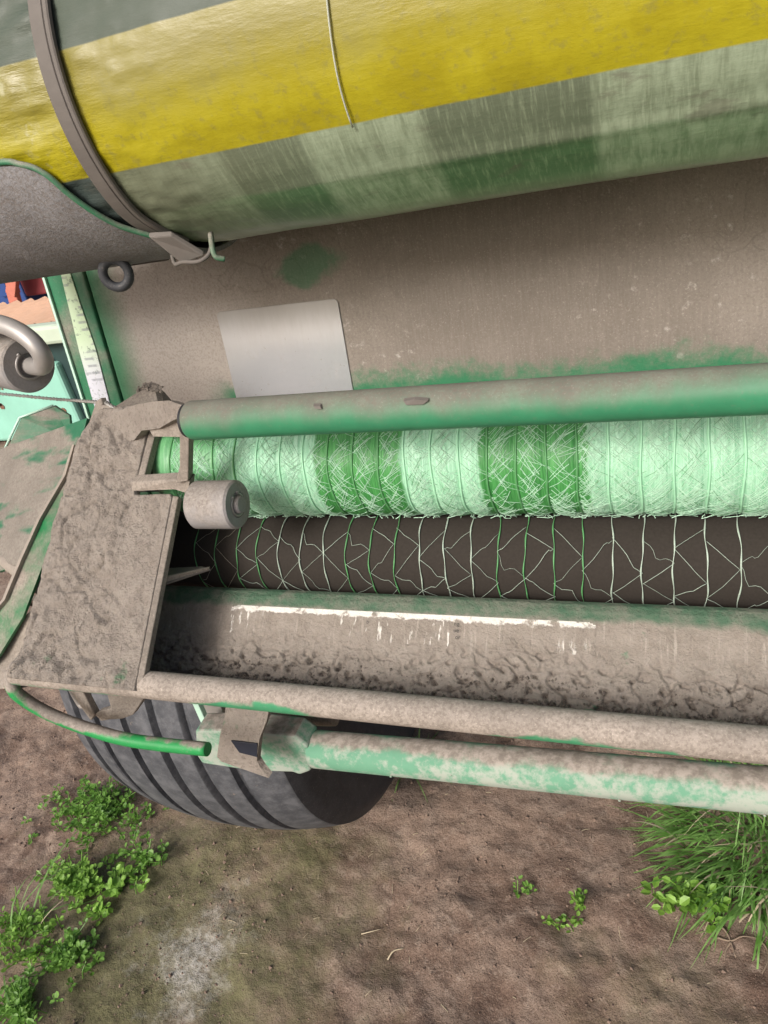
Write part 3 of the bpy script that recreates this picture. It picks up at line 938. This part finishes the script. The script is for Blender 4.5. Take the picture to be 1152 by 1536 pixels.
slab('back_tab', [(-.80, .66, 1.083), (-.776, .68, 1.116), (-.736, .70, 1.121), (-.708, .69, 1.110), (-.70, .67, 1.085)], (0, .004, -.001), 'wing', BAL, .0008)
tube('back_tab_rim', [(-.806, .659, 1.081), (-.778, .679, 1.116), (-.736, .699, 1.1215)], .0016, 'white_green', BAL, 6, 0)
slab('anchor_tab', [(-.601, .598, 1.128), (-.583, .612, 1.158), (-.576, .613, 1.161), (-.574, .610, 1.155), (-.586, .590, 1.128)], (.002, .006, -.002), 'arm', BAL, .001)
slab('anchor_block', [(-.580, .600, 1.140), (-.575, .602, 1.153), (-.570, .604, 1.157), (-.561, .604, 1.156), (-.541, .600, 1.145), (-.555, .588, 1.137), (-.573, .588, 1.135)], (.001, .010, -.006), 'arm', BAL, .002)
slab('cable_bracket', [(-.625, .655, 1.124), (-.585, .68, 1.136), (-.570, .685, 1.143), (-.562, .69, 1.140), (-.555, .69, 1.125), (-.545, .665, 1.122), (-.566, .64, 1.120), (-.590, .635, 1.122)], (0, .012, -.010), 'arm', BAL, .003)
vs, fs = [], []
for i in range(220):
    p = V(-.572, .690, 1.139) + V(random.gauss(0, .007), random.gauss(0, .003), 0); p.z += abs(random.gauss(0, .0025)) - abs(p.x + .572) * .25
    crumb_geo(vs, fs, p, random.uniform(.0015, .0035))
obj('dirt_lump', vs, fs, 'mud', BAL)['kind'] = 'stuff'
# stranded cable
def cable():
    P = smooth_path([(-1.05, .76, 1.146), (-.858, .70, 1.149), (-.792, .68, 1.150), (-.684, .65, 1.150), (-.604, .63, 1.1502), (-.578, .620, 1.152), (-.566, .608, 1.156), (-.552, .603, 1.151), (-.540, .603, 1.142), (-.53, .60, 1.134)], 14)
    vs, fs = [], []
    L = 0
    for s in range(3):
        Q = []; L = 0
        for i, p in enumerate(P):
            if i: L += (p - P[i-1]).length
            d = (P[min(i+1, len(P)-1)] - P[max(i-1, 0)]).normalized()
            e1 = d.cross(V(0, 0, 1)).normalized(); e2 = d.cross(e1)
            q = L * 420 + s * 2.094
            Q.append(p + (e1 * math.cos(q) + e2 * math.sin(q)) * .0011)
        tube_geo(Q, .0013, 6, vs, fs)
    return obj('wire_cable', vs, fs, 'cable', BAL, True)
cable()
# cable roller with its bent rod
ax = V(.94, -.32, -.03).normalized(); oc = V(-.652, .612, 1.205)
LR = lathe('cable_roller', [(-.16, .01), (-.16, .0305), (-.002, .0305), (0, .0285), (0, .0135), (-.003, .0125), (-.003, .003)], 0, 0, 'nylon', BAL, 48, axis=ax, origin=oc)
tube('bent_rod', [(-.80, .60, 1.262), (-.70, .598, 1.262), (-.655, .596, 1.258), (-.628, .592, 1.250), (-.609, .588, 1.237), (-.604, .588, 1.222), (-.616, .595, 1.209), (-.642, .609, 1.204), (-.672, .619, 1.206)], .0098, 'steel', LR, 18, 8)
circlip(LR, oc + ax * .001, ax, .0150, .0014)

# ------------------------------------------------------------------ net roll on the feed roller
NET = empty('net_roll', (-.1, .604, 1.026), 'opened roll of light and dark green bale netting resting on the dark roller', 'net roll')
NX0, PITCH = -.4712, .0252
KN = 38
RINGS = [NX0 + PITCH * k for k in range(KN)]
def is_dark(x): return -.308 < x < -.222 or -.150 < x < -.058 or x < -.392
NC = V(0, .604, 1.0810); NR = .0550
def net_body():
    prof = [(-.499, .028), (-.502, .038), (-.5005, .045), (-.496, .0500), (-.488, .0532), (-.480, .0545)]
    x = -.475
    while x < XR - .02:
        ph = (x - NX0) / PITCH; u = ph - math.floor(ph)
        r = NR + .0036 * math.sin(math.pi * u) ** .6 - .0022
        prof.append((x, r)); x += PITCH / 10
    return lathe('net_winding', prof, NC.y, NC.z, 'net', NET, 110, closed=False)
net_body()
lathe('core_cap', [(-.56, .004), (-.56, .026), (-.545, .030), (-.495, .030)], NC.y, NC.z, 'cap', NET, 40)
random.seed(11)
ramp_a = lambda a: (NC.y - math.cos(a), NC.z + math.sin(a))
def on_net(x, a, r): return V(x, NC.y - math.cos(a) * r, NC.z + math.sin(a) * r)
# hooped strands: each runs round the roll and down over the feed roller
FC = V(0, .585, .98); FR = .0482
def on_feed(x, a, r=FR): return V(x, FC.y - math.cos(a) * r, FC.z + math.sin(a) * r)
for k, x in enumerate(RINGS):
    ph = random.uniform(0, 6)
    P = []
    for a in lin(math.radians(75), math.radians(-66), 26):
        P.append(on_net(x + .0006 * math.sin(a * 5 + ph), a, NR - .0004))
    for a in lin(math.radians(104), math.radians(-50), 40):
        xx = x + .0011 * math.sin(a * 3.1 + ph) + .0005 * math.sin(a * 9 + 2 * ph)
        P.append(on_feed(xx, a))
    vs, fs = [], []
    tube_geo(P[:26], .0010, 6, vs, fs)
    obj('hoop', vs, fs, 'strand_green' if is_dark(x) else 'hoop', NET, True)
    vs, fs = [], []
    tube_geo(P[26:], lambda t, p=ph: .00058 + .00022 * math.sin(t * 30 + p), 6, vs, fs)
    obj('strand', vs, fs, 'strand_green' if is_dark(x) else 'strand_pale', NET, True)
# zigzag cross threads over the feed roller
for k, (xa, xb) in enumerate(zip(RINGS, RINGS[1:])):
    a = math.radians(random.uniform(52, 70)); side = random.random() < .5
    vs, fs = [], []
    while a > math.radians(-46):
        b = a - math.radians(random.uniform(17, 38))
        x0, x1 = (xa, xb) if side else (xb, xa)
        n = 9; P = []
        kink = random.uniform(-.006, .006) if random.random() < .6 else random.uniform(-.0008, .0008)
        kc = random.uniform(.25, .75)
        for i in range(n):
            t = i / (n - 1)
            w = math.exp(-((t - kc) / .16) ** 2)
            P.append(on_feed(x0 + (x1 - x0) * t + kink * w * .6, a + (b - a) * t + kink * w * 30, FR + .0002 + .0012 * w * random.random()))
        tube_geo(P, random.uniform(.00015, .00028), 4, vs, fs)
        a = b + math.radians(random.uniform(-1, 1)); side = not side
    obj('cross_thread', vs, fs, 'thread_dust' if k < 2 else 'strand_pale', NET, True)
# loose threads lying over the winding, too many to pick apart
def threads(name, n, test, m, r, seed, arange=(-66, 60)):
    random.seed(seed)
    vs, fs = [], []
    cnt = 0
    while cnt < n:
        k = random.randrange(0, KN - 8)
        xa = RINGS[k]
        if not test(xa + PITCH * .5): continue
        cnt += 1
        a = math.radians(random.uniform(*arange))
        da = math.radians(random.choice((-1, 1)) * random.uniform(12, 24))
        u0, u1 = random.uniform(0, .3), random.uniform(.6, 1.0)
        if random.random() < .12: u0, u1 = .02, 1.6
        P = []
        bend = random.uniform(-.03, .03)
        nn = 4
        for i in range(nn):
            t = i / (nn - 1)
            u = u0 + (u1 - u0) * t
            rr = NR + .0036 * abs(math.sin(math.pi * u)) ** .6 - .0022 + .0003 + .0005 * random.random()
            P.append(on_net(xa + PITCH * u, a + da * t + bend * math.sin(math.pi * t), rr))
        tube_geo(P, r * random.uniform(.6, 1.15), 3, vs, fs, cap=False)
    o = obj(name, vs, fs, m, NET, True); o['kind'] = 'stuff'
threads('loose_thread', 640, lambda x: is_dark(x), 'thread', .00028, 3)
threads('loose_thread', 2000, lambda x: not is_dark(x), 'thread', .00028, 4)
threads('loose_thread', 300, lambda x: not is_dark(x) or x < -.39, 'strand_green', .00020, 5)
# fuzz along the underside
random.seed(21)
vs, fs = [], []
for i in range(220):
    x = random.uniform(-.46, .35); a = math.radians(random.uniform(-66, -54))
    p = on_net(x, a, NR + .001)
    q = p + V(random.gauss(0, .006), -random.random() * .002, -random.random() * .0035)
    m_ = (p + q) / 2 + V(random.gauss(0, .002), -.001, random.gauss(0, .001))
    tube_geo([p, m_, q], .00038, 3, vs, fs, cap=False)
obj('fuzz', vs, fs, 'thread', NET, True)['kind'] = 'stuff'

# ------------------------------------------------------------------ spare roll in its plastic wrapper
SPARE = empty('spare_net_roll', (0, .7176, 1.287), 'spare net roll in yellow and olive banded plastic wrapper lying in the cradle', 'net roll')
def film():
    xs = lin(-.70, .12, 230) + lin(.13, .60, 60)
    na = 200
    vs, fs = [], []
    for x in xs:
        for k in range(na):
            a = 2 * math.pi * k / na            # 0 front, pi/2 up
            p = V(x * 3.0, math.cos(a) * .9, math.sin(a) * .9)
            r = .1468 + .0013 * noise.noise(p * 1.5) + .0007 * noise.noise(V(x * 9, a * 5, 0))
            d = math.degrees(a); d = d if d < 180 else d - 360
            # loose fold of film along the underside
            u = sst(-.42, -.1, x)
            fold = math.exp(-((d + 66 + 5 * noise.noise(V(x * 4, 0, 3))) / 7) ** 2)
            r += fold * (.0035 * u + .004 * max(0, noise.noise(V(x * 6, 2, 0))))
            ridge = math.exp(-((d + 42 + 3 * noise.noise(V(x * 3, 9, 3))) / 1.6) ** 2)
            r += ridge * .0016 * u
            # creases gathered towards the strap and the roll's end
            w = sst(-.40, -.47, x)
            r += w * .0035 * noise.noise(V(x * 12 + a * 7, a * 9 - x * 30, 1)) - .004 * math.exp(-((x + .45) / .014) ** 2)
            if x < -.62: r -= .12 * ((-.62 - x) / .08) ** 1.6
            c2 = sst(-.30, -.43, x) * .0018 * (1 - abs(noise.noise(V(x * 20, a * 14 + x * 18, 5)))) ** 6
            r += c2
            vs.append((x, RC.y - math.cos(a) * r, RC.z + math.sin(a) * r))
    n = len(xs)
    for i in range(n - 1):
        for k in range(na):
            k2 = (k + 1) % na
            fs.append((i*na + k, i*na + k2, (i+1)*na + k2, (i+1)*na + k))
    fs.append(tuple(reversed(range(na)))); fs.append(tuple((n-1)*na + k for k in range(na)))
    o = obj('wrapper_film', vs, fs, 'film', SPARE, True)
    bm = bmesh.new(); bm.from_mesh(o.data); bmesh.ops.recalc_face_normals(bm, faces=bm.faces); bm.to_mesh(o.data); bm.free()
    return o
film()
P = []
for a in lin(math.radians(40), math.radians(-25.0), 26):
    P.append(V(-.2145 + .0016 * math.sin(a * 6) + .002 * math.sin(a * 2.3), RC.y - math.cos(a) * .1487, RC.z + math.sin(a) * .1487))
vs, fs = [], []; tube_geo(P, .0008, 6, vs, fs)
obj('twine', vs, fs, 'twine', SPARE, True)

# rubber strap over the spare roll
STRAP = empty('rubber_strap', (-.41, .62, 1.292), 'dusty grey rubber strap hooked round the spare roll', 'strap')
def strap():
    vs, fs = [], []
    R0, R1 = .1478, .1522
    angs = [math.radians(a) for a in lin(150, -63, 80)]
    sec = [(-.0095, R0), (-.0095, R1 - .001), (-.0082, R1), (.0038, R1), (.0046, R1 - .0012), (.0054, R1), (.0085, R1), (.0097, R1 - .001), (.0097, R0)]
    n = len(sec)
    for a in angs:
        sh = .0 + .012 * sst(math.radians(-38), math.radians(-63), a)
        for (dx, r) in sec:
            vs.append((-.4510 + sh + dx, RC.y - math.cos(a) * r, RC.z + math.sin(a) * r))
    for i in range(len(angs) - 1):
        for k in range(n):
            k2 = (k + 1) % n
            fs.append((i*n + k, i*n + k2, (i+1)*n + k2, (i+1)*n + k))
    fs.append(tuple(range(n))); fs.append(tuple((len(angs)-1)*n + k for k in reversed(range(n))))
    bm = bmesh.new()
    bv = [bm.verts.new(v) for v in vs]
    for f in fs: bm.faces.new([bv[i] for i in f])
    return bm_obj('band', bm, 'rubber', STRAP)
strap()
slab('folded_end', [(-.444, .612, 1.319), (-.420, .612, 1.317), (-.400, .624, 1.2935), (-.425, .622, 1.2895)], (0, -.003, -.004), 'rubber', STRAP, .0012)
tube('hook', [(-.440, .630, 1.293), (-.434, .622, 1.286), (-.42, .615, 1.288), (-.402, .612, 1.287), (-.392, .617, 1.291), (-.390, .625, 1.300), (-.394, .635, 1.306)], .0020, 'rubber', STRAP, 8)
tube('hook', [(-.392, .63, 1.306), (-.388, .62, 1.296), (-.386, .618, 1.288), (-.380, .622, 1.284)], .0026, 'edge', STRAP, 8)

# ------------------------------------------------------------------ plants and litter on the soil
def gz(x, y): return ground_h(x, y)
def leaf_geo(vs, fs, p, d, nrm, ln, wd):
    """small cupped oval leaf"""
    s = d.cross(nrm).normalized(); b = len(vs)
    vs += [p, p + d*ln*.3 + s*wd*.46 + nrm*ln*.08, p + d*ln*.72 + s*wd*.44 + nrm*ln*.10, p + d*ln*1.0 + nrm*ln*.02,
           p + d*ln*.72 - s*wd*.44 + nrm*ln*.10, p + d*ln*.3 - s*wd*.46 + nrm*ln*.08, p + d*ln*.5 - nrm*ln*.02]
    for f in ((0, 1, 6), (1, 2, 6), (2, 3, 6), (3, 4, 6), (4, 5, 6), (5, 0, 6)): fs.append(tuple(b + i for i in f))
def weed(name, cx, cy, rx, ry, stems, leaves, label, seed, m='leaf', h=.05, ls=(.007, .014), group=None):
    random.seed(seed)
    t = empty(name, (cx, cy, gz(cx, cy)), label, 'weed', group)
    lv, lf, sv, sf = [], [], [], []
    for i in range(stems):
        q = random.uniform(0, 6.283); rr = abs(random.gauss(0, .62)) ** .85
        x, y = cx + rx * rr * math.cos(q), cy + ry * rr * math.sin(q)
        if noise.noise(V(x * 26, y * 26, seed)) < -.12: continue
        z0 = gz(x, y)
        hh = h * random.uniform(.35, 1.15) * max(.35, 1.1 - .5 * rr)
        lean = V(random.gauss(0, .5), random.gauss(0, .5) - .1, 0) * hh * 1.1
        P = [V(x, y, z0 - .004), V(x, y, z0) + lean * .35 + V(0, 0, hh * .55), V(x, y, z0) + lean + V(0, 0, hh)]
        tube_geo(P, .0011, 4, sv, sf, cap=False)
        for j in range(leaves):
            f = random.uniform(.3, 1.0)
            p = P[0].lerp(P[1], f * 2) if f < .5 else P[1].lerp(P[2], f * 2 - 1)
            qa = random.uniform(0, 6.283)
            d = V(math.cos(qa), math.sin(qa), random.uniform(-.1, .55)).normalized()
            nrm = (V(0, 0, 1) + V(random.gauss(0, .35), random.gauss(0, .35), 0)); nrm = (nrm - d * nrm.dot(d)).normalized()
            L = random.uniform(*ls)
            leaf_geo(lv, lf, p + d * .004, d, nrm, L, L * random.uniform(.55, .9))
    o = obj('foliage', lv, lf, m, t); o['kind'] = 'stuff'
    o = obj('stems', sv, sf, m, t); o['kind'] = 'stuff'
    return t
weed('leafy_weed', -1.285, .835, .150, .085, 230, 7, 'dense mat of small leafed green weed against the left of the tyre', 1, 'leaf2', .05)
weed('leafy_weed', -1.085, .735, .060, .055, 36, 6, 'sparse sprig of weed on bare soil just in front of the tyre tread', 2, 'leaf2', .05)
weed('leafy_weed', -1.215, .655, .090, .050, 105, 7, 'bright rounded weed clump in front of the mat beside the tyre', 3, 'leaf', .05, (.008, .016))
weed('leafy_weed', -1.115, .655, .045, .060, 38, 6, 'thin trailing weed with yellow green clover leaves', 4, 'leaf', .03, (.012, .022))
weed('leafy_weed', -1.270, .530, .105, .050, 120, 7, 'weed clump mixed with long grass blades at the mossy edge', 5, 'leaf', .06)
weed('leafy_weed', -1.130, .505, .075, .040, 80, 7, 'low dark green weed clump beside the mossy soil', 6, 'leaf2', .045)
weed('leafy_weed', -1.150, .405, .070, .038, 80, 7, 'weed clump on the bare reddish scrape, apart from the other weeds', 8, 'leaf2', .05)
weed('sprout', -.258, .825, .012, .022, 9, 8, 'tiny single upright sprout on bare reddish soil', 9, 'leaf2', .05, (.007, .012))
weed('trailing_sprout', -.168, .768, .020, .012, 9, 5, 'small trailing sprout with pale leaves on bare soil', 10, 'leaf', .035, (.007, .013))
weed('trailing_sprout', -.146, .812, .012, .012, 6, 5, 'little leaf tuft at the end of the trailing sprout', 12, 'leaf', .035, (.007, .012))
weed('clover_patch', .045, .850, .050, .035, 34, 6, 'clover like leaves at the foot of the tall grass tuft', 13, 'leaf', .05, (.014, .024))

def blade_geo(vs, fs, p0, dirv, L, w, droop, seg=6):
    d = Vector(dirv).normalized(); p = Vector(p0)
    side = d.cross(V(0, 0, 1)); side = side.normalized() if side.length > .05 else V(1, 0, 0)
    b = len(vs)
    for i in range(seg + 1):
        t = i / seg
        ww = w * (1 - t ** 2.2) * (.65 + .35 * min(1, t * 4)) + .0002
        vs.append(p + side * ww * .5); vs.append(p - side * ww * .5)
        p = p + d * (L / seg)
        d = (d + V(0, 0, -droop / seg) + V(random.gauss(0, .03), random.gauss(0, .03), 0)).normalized()
        if p.z < .006: p.z = .006; d.z = max(d.z, 0)
    for i in range(seg):
        fs.append((b + 2*i, b + 2*i + 1, b + 2*i + 3, b + 2*i + 2))
def grass(name, cx, cy, rx, ry, n, L, label, seed, bias=(0, 0)):
    random.seed(seed)
    t = empty(name, (cx, cy, gz(cx, cy)), label, 'grass')
    vs, fs = [], []; dv, df = [], []
    for i in range(n):
        q = random.uniform(0, 6.283); rr = math.sqrt(random.random())
        x, y = cx + rx * rr * math.cos(q), cy + ry * rr * math.sin(q)
        out = V(math.cos(q) * rr + bias[0] + random.gauss(0, .5), math.sin(q) * rr + bias[1] + random.gauss(0, .5), 0)
        d = out * random.uniform(.4, 1.0) + V(0, 0, 1)
        dry = random.random() < .10
        blade_geo(dv if dry else vs, df if dry else fs, (x, y, gz(x, y) - .005), d, L * random.uniform(.45, 1.15), random.uniform(.0024, .0056), random.uniform(.7, 3.0))
    o = obj('blades', vs, fs, 'grass', t, True); o['kind'] = 'stuff'
    if dv:
        o = obj('dry_blades', dv, df, 'straw', t, True); o['kind'] = 'stuff'
    return t
grass('grass_tuft', .185, 1.00, .150, .14, 950, .165, 'tall lush grass tuft growing below the mint green bar', 31, (-.35, -.45))
grass('grass_tuft', -1.29, .50, .05, .05, 16, .26, 'few long thin grass blades rising from the leafy weeds', 32, (.3, .0))
grass('grass_tuft', -.575, 1.10, .06, .05, 26, .10, 'short grass sprigs by the inner side of the tyre', 33)

random.seed(44)
def straw(name, a, b, r, label, m='straw', cat='straw'):
    a = V(a[0], a[1], gz(*a) + r); b = V(b[0], b[1], gz(*b) + r)
    mid = (a + b) / 2 + V(random.gauss(0, .004), random.gauss(0, .004), .004)
    tag(tube(name, [a, mid, b], lambda t: r * (1 - .5 * t), m, None, 6, 4), label, cat)
straw('straw_stalk', (-.490, .652), (-.464, .676), .0018, 'pale forked straw stalk on bare soil, thicker of the two')
straw('straw_stalk', (-.557, .689), (-.521, .706), .0013, 'thin pale straw bit lying above the thicker stalk')
P = [(.085, .822), (.100, .805), (.105, .790), (.118, .800), (.105, .790), (.098, .775)]
vs, fs = [], []
for br in ([(.080, .830), (.098, .812), (.106, .795), (.112, .770)], [(.085, .800), (.106, .797), (.125, .806), (.150, .812)], [(.106, .795), (.098, .782), (.094, .765)], [(.150, .812), (.162, .795), (.160, .770), (.150, .750)]):
    Q = smooth_path([V(x, y, gz(x, y) + .003) for x, y in br], 5)
    tube_geo(Q, lambda t: .0022 * (1 - .6 * t), 5, vs, fs)
tag(obj('root', vs, fs, 'root', None, True), 'dry twisted root lying on the soil in front of the grass tuft', 'root')
# crumbs of soil
vs, fs = [], []
random.seed(51)
for i in range(11000):
    x, y = random.uniform(-1.8, .4), random.uniform(.3, 1.5)
    if noise.noise(V(x * 4, y * 4, 0)) < -.1 and random.random() < .7: continue
    r = .0011 * (1 / (1 - random.random() * .96)) ** .5
    crumb_geo(vs, fs, V(x, y, gz(x, y) + r * .2), r)
obj('soil_crumbs', vs, fs, 'crumb')['kind'] = 'stuff'
SC = [o for o in COL.objects if o.name == 'soil_crumbs'][0]
tag(SC, 'loose crumbs of reddish soil scattered over the ground', 'soil')
# bits of straw and chaff
vs, fs = [], []
for i in range(60):
    x, y = random.uniform(-1.2, .2), random.uniform(.45, 1.1); q = random.uniform(0, 6.28); L = random.uniform(.006, .02)
    a = V(x, y, gz(x, y) + .0012); b = V(x + L * math.cos(q), y + L * math.sin(q), gz(x + L * math.cos(q), y + L * math.sin(q)) + .0012)
    tube_geo([a, (a + b) / 2 + V(0, 0, .001), b], .0006, 4, vs, fs)
CH = obj('chaff', vs, fs, 'straw'); CH['kind'] = 'stuff'
tag(CH, 'scattered pale bits of chaff on the soil', 'chaff')

# ------------------------------------------------------------------ yard behind, seen past the baler's left edge
T = empty('teal_machine', (-3.3, 3.2, 0), 'pale teal farm machine with rust spots behind the baler', 'machine')
box('side_panel', (-4.6, 3.0, 0.0), (-3.02, 3.9, .44), 'teal', T, .02)
box('top_rim', (-4.6, 2.96, .55), (-2.55, 3.05, .65), 'cream', T, .02)
box('dark_opening', (-3.10, 3.04, .10), (-2.55, 3.20, .55), 'darkteal', T, .01)
box('upper_panel', (-4.6, 3.02, .44), (-3.10, 3.12, .55), 'teal', T, .01)
random.seed(3)
for i in range(16):
    x, z = random.uniform(-3.75, -3.05), random.uniform(.08, .50)
    r = random.uniform(.006, .022)
    zl = (3.0 if z < .44 else 3.02)
    pts = [(x + r * math.cos(a) * random.uniform(.7, 1.2), zl - .004, z + r * math.sin(a) * random.uniform(.7, 1.2)) for a in lin(0, 5.5, 8)]
    slab('rust_spot', pts, (0, .003, 0), 'rust', T, 0)
tag(tube('timber_pole', [(-3.4, 2.6, .04), (-2.3, 2.55, .28), (-1.6, 2.5, .42)], .035, 'timber', None, 10, 0), 'weathered pole leaning in front of the pale teal machine', 'pole')
SH = empty('corrugated_sheet', (-5.2, 4.5, .34), 'orange corrugated sheet with sunlit warmth in its colour lying beyond the teal machine', 'sheet')
def corr():
    xs = lin(-7.5, -2.9, 420)
    def f(x, v): return (x + v * .5, 4.1 + v * .75, .36 + .02 * v + .030 * math.sin(x * 42 + v * 6))
    o = grid('sheet', f, xs, lin(0, 1, 6), 'orange', SH)
    return o
corr()
RT = empty('red_trailer', (-7, 7.5, 0), 'dark red trailer with faded diagonal braces behind the corrugated sheet', 'trailer')
box('side', (-6.20, 6.16, .16), (-3.6, 8.2, 2.6), 'red', RT, .02)
def brace(a, b, w=.055, dy=0):
    a, b = Vector(a), Vector(b); d = (b - a).normalized(); sd = d.cross(V(0, 1, 0)) * w
    slab('brace', [a - sd, a + sd, b + sd, b - sd], (0, .06, 0), 'pink', RT, .006)
brace((-6.19, 6.00, .24), (-6.05, 6.00, 1.25)); brace((-6.19, 5.96, .24), (-5.35, 5.96, 1.45)); brace((-6.24, 5.98, .0), (-6.185, 5.98, .27), .06)
BT = empty('blue_container', (-8.4, 7, 0), 'blue steel container standing left of the dark red trailer', 'container')
box('shell', (-10.5, 6.4, 0), (-6.45, 8.5, 2.6), 'blue', BT, .02)
for i in range(14):
    box('rib', (-10.9 + i * .32, 6.37, .15), (-10.78 + i * .32, 6.42, 2.45), 'blue', BT, .004)
